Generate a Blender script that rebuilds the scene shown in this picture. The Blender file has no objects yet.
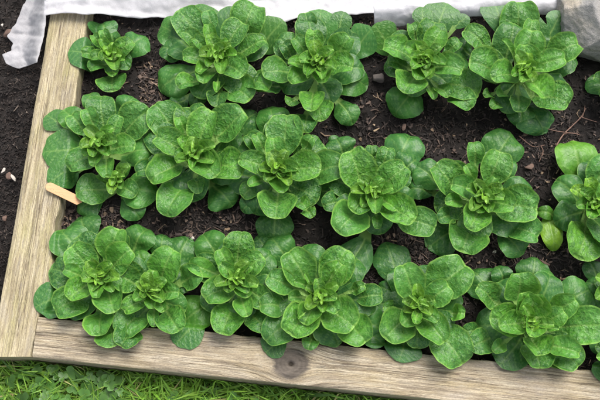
import bpy, math, random
import numpy as np
from mathutils import Vector, noise as mn

random.seed(7)
rng = np.random.default_rng(7)
S = bpy.context.scene
COL = S.collection

# ------------------------------------------------------------------ camera
F = 760.0                       # focal length in photo pixels (photo 600 x 400)
PITCH = math.radians(19.0)
DIST = 1.42
cam_d = bpy.data.cameras.new('camera')
cam = bpy.data.objects.new('camera', cam_d)
COL.objects.link(cam)
cam_d.sensor_width = 36.0
cam_d.lens = 36.0 * F / 600.0
cam_d.clip_start = 0.05
cam_d.clip_end = 500
CP = Vector((0, -DIST * math.sin(PITCH), DIST * math.cos(PITCH)))
cam.location = CP
cam.rotation_euler = (PITCH, 0, 0)
S.camera = cam
FW = Vector((0, math.sin(PITCH), -math.cos(PITCH)))
UP = Vector((0, math.cos(PITCH), math.sin(PITCH)))

def at(px, py, z=0.0):
    """world point at height z seen at photo pixel px, py"""
    d = FW + Vector((1, 0, 0)) * ((px - 300.0) / F) + UP * ((200.0 - py) / F)
    t = (z - CP.z) / d.z
    return CP + d * t

def mpp(px, py, z):
    """metres per photo pixel there"""
    return (at(px, py, z) - CP).dot(FW) / F

# ------------------------------------------------------------------ light: a bright overcast day
SUN_EL, SUN_AZ = math.radians(58), math.radians(35)      # azimuth clockwise from +Y (up the picture)
w = bpy.data.worlds.new('World')
S.world = w
w.use_nodes = True
nt = w.node_tree
sky = nt.nodes.new('ShaderNodeTexSky')
sky.sky_type = 'NISHITA'
sky.sun_disc = False
sky.sun_elevation = SUN_EL
sky.sun_rotation = SUN_AZ
sky.dust_density = 4.0
sky.air_density = 1.0
sky.ozone_density = 1.0
hs = nt.nodes.new('ShaderNodeHueSaturation')            # cloud cover: a whiter sky
hs.inputs['Saturation'].default_value = .35
nt.links.new(sky.outputs[0], hs.inputs['Color'])
nt.links.new(hs.outputs[0], nt.nodes['Background'].inputs[0])
nt.nodes['Background'].inputs[1].default_value = 0.145
sl = bpy.data.lights.new('sun', 'SUN')
sl.energy = 1.9
sl.angle = math.radians(36)
sl.color = (1.0, 0.95, 0.88)
so = bpy.data.objects.new('sun', sl)
COL.objects.link(so)
sd = Vector((math.cos(SUN_EL) * math.sin(SUN_AZ), math.cos(SUN_EL) * math.cos(SUN_AZ), math.sin(SUN_EL)))
so.rotation_euler = sd.to_track_quat('Z', 'Y').to_euler()
so.location = sd * 5
vs = S.view_settings
vs.view_transform = 'Standard'
vs.look = 'None'
vs.gamma = 1
vs.use_curve_mapping = False
vs.exposure = 0.84

# ------------------------------------------------------------------ helpers
def smooth(a, b, x):
    t = np.clip((x - a) / (b - a), 0, 1)
    return t * t * (3 - 2 * t)

def mesh_obj(name, V, Fc, mat=None, parent=None, uv=None, attrs=None, shade=True):
    V = np.asarray(V, dtype=np.float32).reshape(-1, 3)
    me = bpy.data.meshes.new(name)
    if isinstance(Fc, np.ndarray):
        n, k = Fc.shape
        me.vertices.add(len(V)); me.vertices.foreach_set('co', V.ravel())
        me.loops.add(n * k); me.loops.foreach_set('vertex_index', Fc.ravel().astype(np.int32))
        me.polygons.add(n)
        me.polygons.foreach_set('loop_start', np.arange(0, n * k, k, dtype=np.int32))
        me.update(calc_edges=True)
    else:
        me.from_pydata(V.tolist(), [], Fc)
        me.update()
    if shade:
        me.polygons.foreach_set('use_smooth', np.ones(len(me.polygons), dtype=bool))
    for an, arr in (attrs or {}).items():
        arr = np.asarray(arr, dtype=np.float32)
        if arr.ndim == 1:
            a = me.attributes.new(an, 'FLOAT', 'POINT'); a.data.foreach_set('value', arr)
        else:
            a = me.attributes.new(an, 'FLOAT_VECTOR', 'POINT'); a.data.foreach_set('vector', arr.ravel())
    if mat: me.materials.append(mat)
    o = bpy.data.objects.new(name, me)
    COL.objects.link(o)
    if parent is not None:
        o.parent = parent
    return o

def grid_faces(nr, nc):
    i = np.arange(nr - 1)[:, None] * nc + np.arange(nc - 1)[None, :]
    i = i.ravel()
    return np.stack([i, i + 1, i + nc + 1, i + nc], 1)

def tag(o, label=None, cat=None, group=None, kind=None):
    if label: o['label'] = label
    if cat: o['category'] = cat
    if group: o['group'] = group
    if kind: o['kind'] = kind
    return o

def empty(name, loc):
    o = bpy.data.objects.new(name, None)
    o.empty_display_size = 0.02
    o.location = loc
    COL.objects.link(o)
    return o

def fbm(x, y, z=0.0, o=4):
    v, a = 0.0, 1.0
    for _ in range(o):
        v += a * mn.noise(Vector((x, y, z))); x *= 2.03; y *= 2.03; z += 7.1; a *= .5
    return v

# vectorised value noise (2-D)
_tab = rng.random((256, 256)) * 2 - 1
def vnoise(x, y):
    x = np.asarray(x, float); y = np.asarray(y, float)
    xi = np.floor(x).astype(int); yi = np.floor(y).astype(int)
    fx = x - xi; fy = y - yi
    fx = fx * fx * (3 - 2 * fx); fy = fy * fy * (3 - 2 * fy)
    a = _tab[xi & 255, yi & 255]; b = _tab[(xi + 1) & 255, yi & 255]
    c = _tab[xi & 255, (yi + 1) & 255]; d = _tab[(xi + 1) & 255, (yi + 1) & 255]
    return (a * (1 - fx) + b * fx) * (1 - fy) + (c * (1 - fx) + d * fx) * fy
def vfbm(x, y, o=4):
    v, a = 0, 1.0
    for k in range(o):
        v = v + a * vnoise(x * 2.0 ** k + 13.7 * k, y * 2.0 ** k + 5.3 * k); a *= .5
    return v

# ---- node building
class NT:
    def __init__(self, name):
        self.m = bpy.data.materials.new(name); self.m.use_nodes = True
        self.t = self.m.node_tree; self.n = self.t.nodes; self.l = self.t.links
        self.b = self.n['Principled BSDF']; self.out = self.n['Material Output']
    def new(self, typ, **kw):
        n = self.n.new(typ)
        for k, v in kw.items(): setattr(n, k, v)
        return n
    def set(self, sock, v):
        if isinstance(v, bpy.types.NodeSocket): self.l.new(v, sock)
        elif v is not None: sock.default_value = v
    def math(self, op, a, b=None, c=None, clamp=False):
        n = self.new('ShaderNodeMath', operation=op); n.use_clamp = clamp
        self.set(n.inputs[0], a); self.set(n.inputs[1], b); self.set(n.inputs[2], c)
        return n.outputs[0]
    def mix(self, f, a, b, blend='MIX'):
        n = self.new('ShaderNodeMix', data_type='RGBA', blend_type=blend)
        self.set(n.inputs[0], f)
        for s, v in ((n.inputs[6], a), (n.inputs[7], b)):
            if isinstance(v, tuple) and len(v) == 3: v = v + (1,)
            self.set(s, v)
        return n.outputs[2]
    def ramp(self, f, stops):
        n = self.new('ShaderNodeValToRGB'); e = n.color_ramp.elements
        while len(e) < len(stops): e.new(0.5)
        for k, (p, c) in enumerate(stops):
            e[k].position = p
            e[k].color = (c, c, c, 1) if not isinstance(c, tuple) else c + (1,)
        self.set(n.inputs[0], f)
        return n.outputs[0]
    def noise(self, vec, scale, detail=3, rough=.5, dist=0.0):
        n = self.new('ShaderNodeTexNoise'); self.set(n.inputs['Vector'], vec)
        n.inputs['Scale'].default_value = scale; n.inputs['Detail'].default_value = detail
        n.inputs['Roughness'].default_value = rough; n.inputs['Distortion'].default_value = dist
        return n.outputs[0]
    def vor(self, vec, scale, feature='F1'):
        n = self.new('ShaderNodeTexVoronoi', feature=feature); self.set(n.inputs['Vector'], vec)
        n.inputs['Scale'].default_value = scale
        return n.outputs['Distance']
    def attr(self, name):
        return self.new('ShaderNodeAttribute', attribute_name=name)
    def mapping(self, vec, sc):
        n = self.new('ShaderNodeMapping'); self.set(n.inputs[0], vec); n.inputs['Scale'].default_value = sc
        return n.outputs[0]
    def bump(self, h, strength, dist, normal=None):
        n = self.new('ShaderNodeBump'); n.inputs['Strength'].default_value = strength
        n.inputs['Distance'].default_value = dist; self.set(n.inputs['Height'], h)
        if normal is not None: self.l.new(normal, n.inputs['Normal'])
        return n.outputs[0]
    def pos(self):
        return self.new('ShaderNodeNewGeometry').outputs['Position']

# ------------------------------------------------------------------ materials
def mat_leaf():
    k = NT('leaf_green')
    flat = k.attr('flat').outputs['Vector']          # centimetres across and along the blade, offset per leaf
    edge = k.attr('edge').outputs['Fac']
    mid = k.attr('midrib').outputs['Fac']
    oi = k.new('ShaderNodeObjectInfo')
    tint = oi.outputs['Color']; rnd = oi.outputs['Random']
    warp = k.new('ShaderNodeVectorMath', operation='ADD')
    nz = k.new('ShaderNodeTexNoise'); k.set(nz.inputs['Vector'], flat); nz.inputs['Scale'].default_value = 1.1
    sc = k.new('ShaderNodeVectorMath', operation='SCALE'); k.l.new(nz.outputs['Color'], sc.inputs[0]); sc.inputs['Scale'].default_value = .7
    k.l.new(flat, warp.inputs[0]); k.l.new(sc.outputs[0], warp.inputs[1])
    cell = k.vor(warp.outputs[0], 1.75, 'DISTANCE_TO_EDGE')
    big = k.noise(flat, .35, 2)
    fine = k.noise(flat, 7, 3)
    lat = k.attr('lateral').outputs['Fac']
    c = k.mix(k.ramp(big, [(.32, 0.0), (.7, 1.0)]), (.036, .150, .010), (.074, .245, .014))
    c = k.mix(k.math('MULTIPLY', rnd, .45), c, (.028, .120, .020))
    c = k.mix(1.0, c, tint, 'MULTIPLY')
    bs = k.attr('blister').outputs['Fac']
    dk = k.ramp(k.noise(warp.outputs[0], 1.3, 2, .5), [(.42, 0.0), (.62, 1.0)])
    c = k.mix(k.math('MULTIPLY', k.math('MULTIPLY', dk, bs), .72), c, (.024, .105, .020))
    tops = k.ramp(k.vor(warp.outputs[0], 2.6), [(.10, 1.0), (.34, 0.0)])  # highlights on the blister tops, painted in as lighter green
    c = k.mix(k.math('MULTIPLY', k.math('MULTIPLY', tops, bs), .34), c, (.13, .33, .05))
    net = k.ramp(cell, [(0.0, 1.0), (.13, 0.0)])
    c = k.mix(k.math('MULTIPLY', k.math('MULTIPLY', net, bs), .45), c, (.15, .31, .055))
    c = k.mix(k.math('MULTIPLY', lat, .6), c, (.19, .36, .09))
    c = k.mix(k.math('MULTIPLY', k.ramp(fine, [(.45, 0.0), (.7, 1.0)]), .25), c, (.09, .24, .035))
    c = k.mix(k.math('MULTIPLY', mid, .72), c, (.27, .44, .11))
    rim = k.ramp(edge, [(.88, 0.0), (.95, 1.0)])
    c = k.mix(k.math('MULTIPLY', rim, k.ramp(big, [(.30, .22), (.65, .62)])), c, (.29, .51, .10))
    # pale specks: small specular glints painted into the leaf colour
    sp = k.vor(flat, 5.0)
    spk = k.ramp(sp, [(.05, 1.0), (.12, 0.0)])
    c = k.mix(k.math('MULTIPLY', spk, .30), c, (.30, .42, .22))
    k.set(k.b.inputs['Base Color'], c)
    k.b.inputs['Roughness'].default_value = .42
    k.set(k.b.inputs['Roughness'], k.math('MULTIPLY_ADD', big, .16, .33))
    k.b.inputs['Specular IOR Level'].default_value = .40
    dome = k.vor(warp.outputs[0], 1.5); dome2 = k.vor(warp.outputs[0], 3.6)
    hgt = k.math('SUBTRACT', 1.3, k.math('ADD', k.math('POWER', dome, 1.8), k.math('MULTIPLY', k.math('POWER', dome2, 1.8), .35)))
    hgt = k.math('SUBTRACT', hgt, k.math('MULTIPLY', lat, .7))
    hgt = k.math('MULTIPLY_ADD', fine, .08, hgt)
    bn = k.bump(hgt, .8, .0024)
    k.set(bn.node.inputs['Strength'], k.math('MULTIPLY', bs, .66))
    k.set(k.b.inputs['Normal'], bn)
    tr = k.new('ShaderNodeBsdfTranslucent')
    k.set(tr.inputs[0], k.mix(.5, c, (.16, .34, .02)))
    mx = k.new('ShaderNodeMixShader'); mx.inputs[0].default_value = .22
    k.l.new(k.b.outputs[0], mx.inputs[1]); k.l.new(tr.outputs[0], mx.inputs[2])
    k.l.new(mx.outputs[0], k.out.inputs[0])
    return k.m

def mat_wood(name, lo, mid_c, hi, algae, algae_amt, knot=None):
    k = NT(name)
    g = k.attr('grain').outputs['Vector']            # x along, y across (metres)
    n1 = k.noise(k.mapping(g, (6, 150, 1)), 1, 6, .72, .4)
    n2 = k.noise(k.mapping(g, (18, 520, 1)), 1, 4, .7)
    n3 = k.noise(k.mapping(g, (9, 26, 1)), 1, 4, .6)
    n4 = k.noise(k.mapping(g, (40, 160, 1)), 1, 3, .7)
    c = k.ramp(n1, [(.34, lo), (.48, mid_c), (.60, hi)])
    c = k.mix(k.math('MULTIPLY', k.ramp(n2, [(.36, 1.0), (.5, 0.0)]), .5), c, tuple(x * .42 for x in lo))
    c = k.mix(k.math('MULTIPLY', k.ramp(n3, [(.48, 0.0), (.66, 1.0)]), algae_amt), c, algae)
    c = k.mix(k.math('MULTIPLY', k.ramp(n3, [(.28, 1.0), (.42, 0.0)]), .5), c, (.30, .28, .27))
    c = k.mix(k.math('MULTIPLY', k.ramp(n4, [(.62, 0.0), (.70, 1.0)]), .5), c, (.10, .085, .07))
    c = k.mix(k.math('MULTIPLY', k.ramp(n4, [(.27, 1.0), (.36, 0.0)]), .45), c, (.55, .50, .44))
    n5 = k.noise(k.mapping(g, (7, 750, 1)), 1, 2, .5, .2); n6 = k.noise(k.mapping(g, (3.2, 40, 1)), 1, 3, .6)
    n8 = k.noise(k.mapping(g, (4, 170, 1)), 1, 3, .55, .2)
    line = k.ramp(k.math('ABSOLUTE', k.math('SUBTRACT', n8, .5)), [(.004, 1.0), (.016, 0.0)])
    streak = k.math('MULTIPLY', k.math('MAXIMUM', k.ramp(n5, [(.60, 0.0), (.64, 1.0)]), line), k.ramp(n6, [(.40, 0.0), (.56, 1.0)]))
    c = k.mix(k.math('MULTIPLY', streak, .65), c, (.09, .055, .045))
    c = k.mix(k.math('MULTIPLY', k.ramp(n6, [(.30, 1.0), (.45, 0.0)]), .35), c, (.25, .205, .15))
    h = k.math('SUBTRACT', k.math('ADD', k.math('MULTIPLY', n1, .6), k.math('MULTIPLY', n2, .55)), k.math('MULTIPLY', streak, .5))
    n7 = k.noise(k.mapping(g, (24, 190, 1)), 1, 6, .72, .3)
    c = k.mix(k.math('MULTIPLY', k.ramp(n7, [(.36, 1.0), (.47, 0.0)]), .6), c, (.185, .145, .10))
    c = k.mix(k.math('MULTIPLY', k.ramp(n7, [(.54, 0.0), (.66, 1.0)]), .6), c, (.57, .50, .365))
    n9 = k.noise(k.mapping(g, (260, 900, 1)), 1, 3, .7)
    c = k.mix(.55, c, k.mix(1.0, c, k.ramp(n9, [(.32, .45), (.5, 1.0), (.7, 1.4)]), 'MULTIPLY'))
    kn = k.attr('knot').outputs['Fac']               # 1 at the middle of the knot, 0 outside
    rings = k.math('SINE', k.math('MULTIPLY', k.math('ADD', kn, k.math('MULTIPLY', n3, .55)), 30))
    kc = k.mix(k.math('MULTIPLY_ADD', rings, .05, k.math('MULTIPLY_ADD', n4, 1.5, -.45)), (.06, .05, .042), (.22, .185, .155))
    kc = k.mix(k.ramp(kn, [(.86, 0.0), (.90, 1.0)]), kc, (.02, .016, .013))
    c = k.mix(k.math('MULTIPLY', k.ramp(k.math('MULTIPLY_ADD', n7, .9, kn), [(.48, 0.0), (.70, 1.0)]), .95), c, kc)
    cr = k.attr('crack').outputs['Fac']
    c = k.mix(cr, c, (.035, .028, .02))
    k.set(k.b.inputs['Base Color'], c)
    k.b.inputs['Roughness'].default_value = .85
    k.b.inputs['Specular IOR Level'].default_value = .25
    k.set(k.b.inputs['Normal'], k.bump(h, 1.0, .0018))
    return k.m

def mat_soil(name, a, b, c3):
    k = NT(name); p = k.pos()
    n1 = k.noise(p, 90, 6, .65); n2 = k.noise(p, 14, 3)
    c = k.ramp(n1, [(.3, a), (.55, b), (.75, c3)])
    c = k.mix(k.math('MULTIPLY', n2, .5), c, a)
    k.set(k.b.inputs['Base Color'], c)
    k.b.inputs['Roughness'].default_value = .8
    k.b.inputs['Specular IOR Level'].default_value = .35
    k.set(k.b.inputs['Normal'], k.bump(k.noise(p, 260, 5, .7), .9, .004))
    return k.m

def mat_attr(name, rough=.7, spec=.3, nscale=300, bump=.5):
    """colour per piece from the mesh attribute 'tone'"""
    k = NT(name)
    c = k.attr('tone').outputs['Vector']
    n = k.noise(k.pos(), nscale, 4, .6)
    c2 = k.mix(.8, c, k.ramp(n, [(.3, .45), (.7, 1.3)]), 'MULTIPLY')
    k.set(k.b.inputs['Base Color'], c2)
    k.b.inputs['Roughness'].default_value = rough
    k.b.inputs['Specular IOR Level'].default_value = spec
    k.set(k.b.inputs['Normal'], k.bump(n, bump, .001))
    return k.m

def mat_grass():
    k = NT('grass_green')
    c = k.attr('tone').outputs['Vector']
    k.set(k.b.inputs['Base Color'], c)
    k.b.inputs['Roughness'].default_value = .45
    tr = k.new('ShaderNodeBsdfTranslucent'); k.set(tr.inputs[0], c)
    mx = k.new('ShaderNodeMixShader'); mx.inputs[0].default_value = .25
    k.l.new(k.b.outputs[0], mx.inputs[1]); k.l.new(tr.outputs[0], mx.inputs[2])
    k.l.new(mx.outputs[0], k.out.inputs[0])
    return k.m

def mat_fleece(name, thin):
    k = NT(name); p = k.pos()
    fib = k.noise(k.mapping(p, (900, 500, 700)), 1, 4, .7)
    n2 = k.noise(p, 22, 4, .6)
    c = k.mix(k.ramp(n2, [(.42, 0.0), (.75, 1.0)]), (.68, .67, .69), (.56, .555, .575))
    spots = k.ramp(k.noise(p, 120, 3, .6), [(.68, 0.0), (.76, 1.0)])
    c = k.mix(k.math('MULTIPLY', spots, .3), c, (.30, .27, .24))
    k.set(k.b.inputs['Base Color'], c)
    k.b.inputs['Roughness'].default_value = .9
    k.b.inputs['Specular IOR Level'].default_value = .15
    k.set(k.b.inputs['Normal'], k.bump(fib, .45, .0008, k.bump(k.noise(p, 60, 3, .5, .8), .22, .006)))
    tr = k.new('ShaderNodeBsdfTranslucent'); tr.inputs[0].default_value = (.75, .76, .8, 1)
    mx = k.new('ShaderNodeMixShader'); mx.inputs[0].default_value = .25
    k.l.new(k.b.outputs[0], mx.inputs[1]); k.l.new(tr.outputs[0], mx.inputs[2])
    tp = k.new('ShaderNodeBsdfTransparent'); tp.inputs[0].default_value = (1, 1, 1, 1)
    m2 = k.new('ShaderNodeMixShader')
    k.set(m2.inputs[0], k.ramp(k.math('MULTIPLY_ADD', k.noise(p, 60, 3), .5, k.math('MULTIPLY', fib, .5)), [(.3, thin + .25), (.65, thin)]))
    k.l.new(mx.outputs[0], m2.inputs[1]); k.l.new(tp.outputs[0], m2.inputs[2])
    k.l.new(m2.outputs[0], k.out.inputs[0])
    return k.m

def mat_stone():
    k = NT('pale_stone'); p = k.pos()
    n1 = k.noise(p, 16, 5, .6); n2 = k.noise(p, 110, 5, .7)
    c = k.ramp(n1, [(.34, (.27, .265, .26)), (.50, (.37, .35, .32)), (.66, (.46, .40, .31))])
    c = k.mix(k.math('MULTIPLY', k.ramp(n2, [(.35, 1.0), (.5, 0.0)]), .5), c, (.26, .24, .22))
    k.set(k.b.inputs['Base Color'], c)
    k.b.inputs['Roughness'].default_value = .85
    k.set(k.b.inputs['Normal'], k.bump(k.math('ADD', n2, k.math('MULTIPLY', k.noise(p, 420, 4, .7), .5)), 1.0, .004))
    return k.m

def mat_plain(name, col, rough=.7, var=.35, scale=120, stretch=(1, 1, 1)):
    k = NT(name)
    n = k.noise(k.mapping(k.pos(), stretch), scale, 4, .6)
    c = k.mix(var, col, k.ramp(n, [(.3, tuple(x * .45 for x in col)), (.7, tuple(min(1, x * 1.3) for x in col))]))
    k.set(k.b.inputs['Base Color'], c)
    k.b.inputs['Roughness'].default_value = rough
    k.set(k.b.inputs['Normal'], k.bump(n, .4, .001))
    return k.m

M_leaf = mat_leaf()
M_wood_left = mat_wood('weathered_timber_greenish', (.22, .18, .115), (.39, .33, .205), (.51, .44, .30), (.34, .315, .13), .5)
M_wood_front = mat_wood('weathered_timber_grey', (.21, .17, .125), (.38, .315, .22), (.51, .44, .33), (.35, .275, .13), .4)
M_soil = mat_soil('dark_compost', (.008, .006, .005), (.018, .0135, .0115), (.036, .027, .023))
M_border = mat_soil('damp_border_soil', (.009, .007, .006), (.02, .015, .013), (.042, .032, .027))
M_chip = mat_attr('mulch_pieces', .75, .3)
M_grass = mat_grass()
M_fleece = mat_fleece('white_fleece', .05)
M_thin = mat_fleece('thin_white_fleece', .40)
M_stone = mat_stone()
M_ground = mat_plain('lawn_floor', (.03, .045, .015), .9, .8, 60)
M_label = mat_plain('pale_marker_wood', (.60, .33, .16), .6, .25, 1, (60, 500, 60))
M_pencil = mat_plain('pencil_grey', (.22, .13, .08), .8)
M_twig = mat_plain('brown_twig', (.20, .115, .085), .8, .5, 200)
M_pebble = mat_plain('grey_pebble', (.17, .14, .125), .8, .5, 150)
M_white = mat_plain('white_flake', (.46, .42, .37), .8, .3, 200)
M_straw = mat_plain('straw_chip', (.36, .26, .16), .8, .4, 200)
M_bark = mat_plain('brown_bark_chip', (.13, .08, .06), .8, .6, 180, (1, 3, 1))

# ------------------------------------------------------------------ heights
BT = 0.034            # top of the boards
GZ = -0.05            # lawn and border level

def soil_h(x, y):
    return .010 * vfbm(np.asarray(x) * 9 + 40, np.asarray(y) * 9 + 40, 3) + .0035 * vfbm(np.asarray(x) * 60 + 9, np.asarray(y) * 60 + 3, 3) - .004

# ------------------------------------------------------------------ ground
tag(mesh_obj('ground', [(-60, -60, GZ - .012), (60, -60, GZ - .012), (60, 60, GZ - .012), (-60, 60, GZ - .012)], [(0, 1, 2, 3)], M_ground), kind='structure')

def height_sheet(name, x0, x1, y0, y1, step, fn, mat, keep):
    xs = np.arange(x0, x1 + step, step); ys = np.arange(y0, y1 + step, step)
    X, Y = np.meshgrid(xs, ys)
    V = np.stack([X.ravel(), Y.ravel(), fn(X, Y).ravel()], 1)
    Fq = grid_faces(len(ys), len(xs))
    Fq = Fq[keep(V[:, 0], V[:, 1])[Fq].all(1)]
    used, inv = np.unique(Fq.ravel(), return_inverse=True)
    return tag(mesh_obj(name, V[used], inv.reshape(-1, 4), mat), kind='structure')

# bed soil (inside the boards) and border soil (left of the left board)
IN_L = [(-40, 95), (16, 87), (100, 75), (160, 66), (200, 60), (213, 57.5), (226, 54), (275, 51), (300, 48), (316, 38), (358, 31)]
OUT_L = [(-40, 59), (357, -10)]
def lin(pts, y):
    return np.interp(y, [p[0] for p in pts], [p[1] for p in pts])

BED_X0 = at(60, 300, 0).x
_f0 = at(38, 316, BT); _f1 = at(590, 370, BT)
_l0 = at(87, 16, BT); _l1 = at(50, 250, BT)
_o0 = at(59, -40, BT); _o1 = at(-10, 357, BT)
def inside_bed(x, y):
    return (y > _f0.y + (x - _f0.x) * (_f1.y - _f0.y) / (_f1.x - _f0.x) - .035) & (x > _l1.x + (y - _l1.y) * (_l0.x - _l1.x) / (_l0.y - _l1.y) - .035)
def in_border(x, y):
    return x < _o1.x + (y - _o1.y) * (_o0.x - _o1.x) / (_o0.y - _o1.y) + .02
height_sheet('bed_soil', at(50, 20, 0).x - .10, .92, at(300, 385, 0).y, .52, .004, soil_h, M_soil, inside_bed)
height_sheet('border_soil', -1.0, at(70, 200, GZ).x, at(0, 352, GZ).y, .62, .005,
             lambda X, Y: GZ + .030 + 1.3 * soil_h(X + 3, Y + 1), M_border, in_border)

# ------------------------------------------------------------------ boards
def board(name, mat, rows, label, end_cut=0.0, seed=1, knot=None, crack=None, vertical=True):
    """rows: list of (outer point xy, inner point xy) along the length; a timber with rounded arrises"""
    r = np.random.default_rng(seed)
    n = len(rows)
    O = np.array([a for a, b in rows]); I = np.array([b for a, b in rows])
    C = (O + I) / 2
    al = np.concatenate([[0], np.cumsum(np.linalg.norm(np.diff(C, axis=0), axis=1))])
    NC = 40
    cs = []                                          # (fraction across, drop, inset)
    bev = [(0, -.085), (0, -.05), (0, -.02), (0, -.008), (.004, -.0030), (.010, -.0008), (.020, 0)]
    V = []; G = []; K = []; CR = []
    prof = [(f, d) for f, d in bev] + [(f, 0.0) for f in np.linspace(.035, .965, NC)] + [(1 - f, d) for f, d in reversed(bev)]
    nc = len(prof)
    f = np.array([p[0] for p in prof]); d = np.array([p[1] for p in prof])
    for i in range(n):
        wid = np.linalg.norm(I[i] - O[i])
        P = O[i][None, :] * (1 - f[:, None]) + I[i][None, :] * f[:, None]
        ac = f * wid
        z = BT + d
        top = smooth(-.02, -.001, d)
        gr = .0010 * vfbm(np.full(nc, al[i] * 5 + seed * 31), ac * 160, 3) + .0018 * vfbm(np.full(nc, al[i] * 4 + seed * 7), ac * 22, 2)
        # worn arrises
        e = np.minimum(f, 1 - f)
        wear = -.004 * np.exp(-(e / .05) ** 2) * (.5 + .8 * vnoise(np.full(nc, al[i] * 18 + 3 + 50 * (f > .5)), np.zeros(nc)))
        z = z + (gr + np.minimum(wear, 0)) * top
        kn = np.zeros(nc); ck = np.zeros(nc)
        if knot is not None:
            q = np.sqrt(((P[:, 0] - knot[0]) / knot[2]) ** 2 + ((P[:, 1] - knot[1]) / (knot[2] * .82)) ** 2)
            kn = np.clip(1 - q, 0, 1)
            z = z + top * (.0016 * smooth(0, .5, kn) - .006 * smooth(.80, .9, kn))
        if crack is not None:
            a0, a1, b0, b1 = crack                   # from along a0..a1, across fraction b0..b1
            if a0 <= al[i] <= a1:
                cf = b0 + (b1 - b0) * (al[i] - a0) / (a1 - a0) + .02 * math.sin(al[i] * 60)
                ck = np.exp(-((f - cf) / .016) ** 2) * min(1, (a1 - al[i]) / .03)
                z = z - .004 * ck
        if knot is not None:                         # the grain parts round the knot
            f0 = np.argmin((P[:, 0] - knot[0]) ** 2 + (P[:, 1] - knot[1]) ** 2)
            rr2 = ((P[:, 0] - knot[0]) ** 2 + (P[:, 1] - knot[1]) ** 2) / (knot[2] * 1.5) ** 2
            ac = ac + (ac[f0] - ac) * .75 * np.exp(-rr2)
        P = P + (r.random(2) - .5) * .0004
        V.append(np.column_stack([P, z])); G.append(np.column_stack([np.full(nc, al[i]), ac + d, np.zeros(nc)]))
        K.append(kn); CR.append(ck * .85)
    V = np.concatenate(V); G = np.concatenate(G)
    Fc = grid_faces(n, nc)
    V = V.reshape(-1, 3)
    # end caps: one strip of quads across each end
    faces = Fc.tolist()
    for base in (0, (n - 1) * nc):
        idx = list(range(base, base + nc))
        if base: idx.reverse()
        faces.append(idx)
    o = mesh_obj(name, V, faces, mat, attrs={'grain': G, 'knot': np.concatenate(K), 'crack': np.concatenate(CR)})
    for p in (len(o.data.polygons) - 1, len(o.data.polygons) - 2): o.data.polygons[p].use_smooth = False
    tag(o, label, 'timber board', 'boards edging the raised bed')
    return o

rows = []
for y in np.linspace(-40, 357, 190):
    a = at(lin(OUT_L, y), y, BT); b = at(lin(IN_L, y) + .8 * float(vnoise(y * .11, 3.3)), y, BT)
    rows.append(((a.x, a.y), (b.x, b.y)))
board('edging_board', M_wood_left, rows, 'long weathered timber board with greenish grain along the left side of the bed', seed=3)
BF_IN = [(38.6, 316.5), (150, 327), (210, 332), (330, 344), (425, 354), (470, 358.5), (590, 370), (760, 386)]
BF_OUT = [(32, 357.5), (150, 370), (300, 385.5), (400, 396), (600, 417.5), (760, 435)]
rows = []
for t in np.linspace(0, 1, 420):
    x = 32 + 6.6 + t * 700; xo = 32.2 + t * 706
    yi = np.interp(x, [p[0] for p in BF_IN], [p[1] for p in BF_IN]); yo = np.interp(xo, [p[0] for p in BF_OUT], [p[1] for p in BF_OUT])
    a = at(xo, yo, BT); b = at(x, yi + .7 * float(vnoise(x * .09, 8.1)), BT)
    rows.append(((a.x, a.y), (b.x, b.y)))
kp = at(291, 364, BT)
board('edging_board', M_wood_front, rows, 'grey timber board with a round dark knot along the front beside the grass', seed=11,
      knot=(kp.x, kp.y, .036), crack=(0, .13, .60, .66))

# board footprints, so leaves drape over them
def line_side(p, a, b):
    return (b[0] - a[0]) * (p[:, 1] - a[1]) - (b[1] - a[1]) * (p[:, 0] - a[0])
_edge = [at(lin(IN_L, y), y, BT) for y in np.linspace(357, -40, 80)]
_edge_y = [p.y for p in _edge]; _edge_x = [p.x for p in _edge]
_yf = at(300, 21, .035).y
def floor_h(P):
    """lowest height a leaf vertex may have"""
    front = line_side(P, (_f0.x, _f0.y), (_f1.x, _f1.y)) / math.hypot(_f1.x - _f0.x, _f1.y - _f0.y)   # >0 behind the inner edge
    left = P[:, 0] - np.interp(P[:, 1], _edge_y, _edge_x)                     # >0 inside
    h = soil_h(P[:, 0], P[:, 1]) + .004
    hb = BT + .004
    h = np.maximum(h, hb * smooth(.022, .004, front))
    h = np.maximum(h, hb * smooth(.022, .004, left))
    h = np.maximum(h, .050 * smooth(_yf - .10, _yf + .005, P[:, 1]) * smooth(at(130, 20, .04).x, at(170, 20, .04).x, P[:, 0]))   # up onto the fleece
    return h

# ------------------------------------------------------------------ leaves
def catmull(P, n):
    P = np.array(P, float)
    Q = np.vstack([2 * P[0] - P[1], P, 2 * P[-1] - P[-2]])
    out = []
    for i in range(len(P) - 1):
        p0, p1, p2, p3 = Q[i:i + 4]
        t = np.linspace(0, 1, n[i], endpoint=False)[:, None]
        out.append(.5 * ((2 * p1) + (-p0 + p2) * t + (2 * p0 - 5 * p1 + 4 * p2 - p3) * t ** 2 + (-p0 + 3 * p1 - 3 * p2 + p3) * t ** 3))
    out.append(P[-1][None, :])
    return np.vstack(out)

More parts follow.
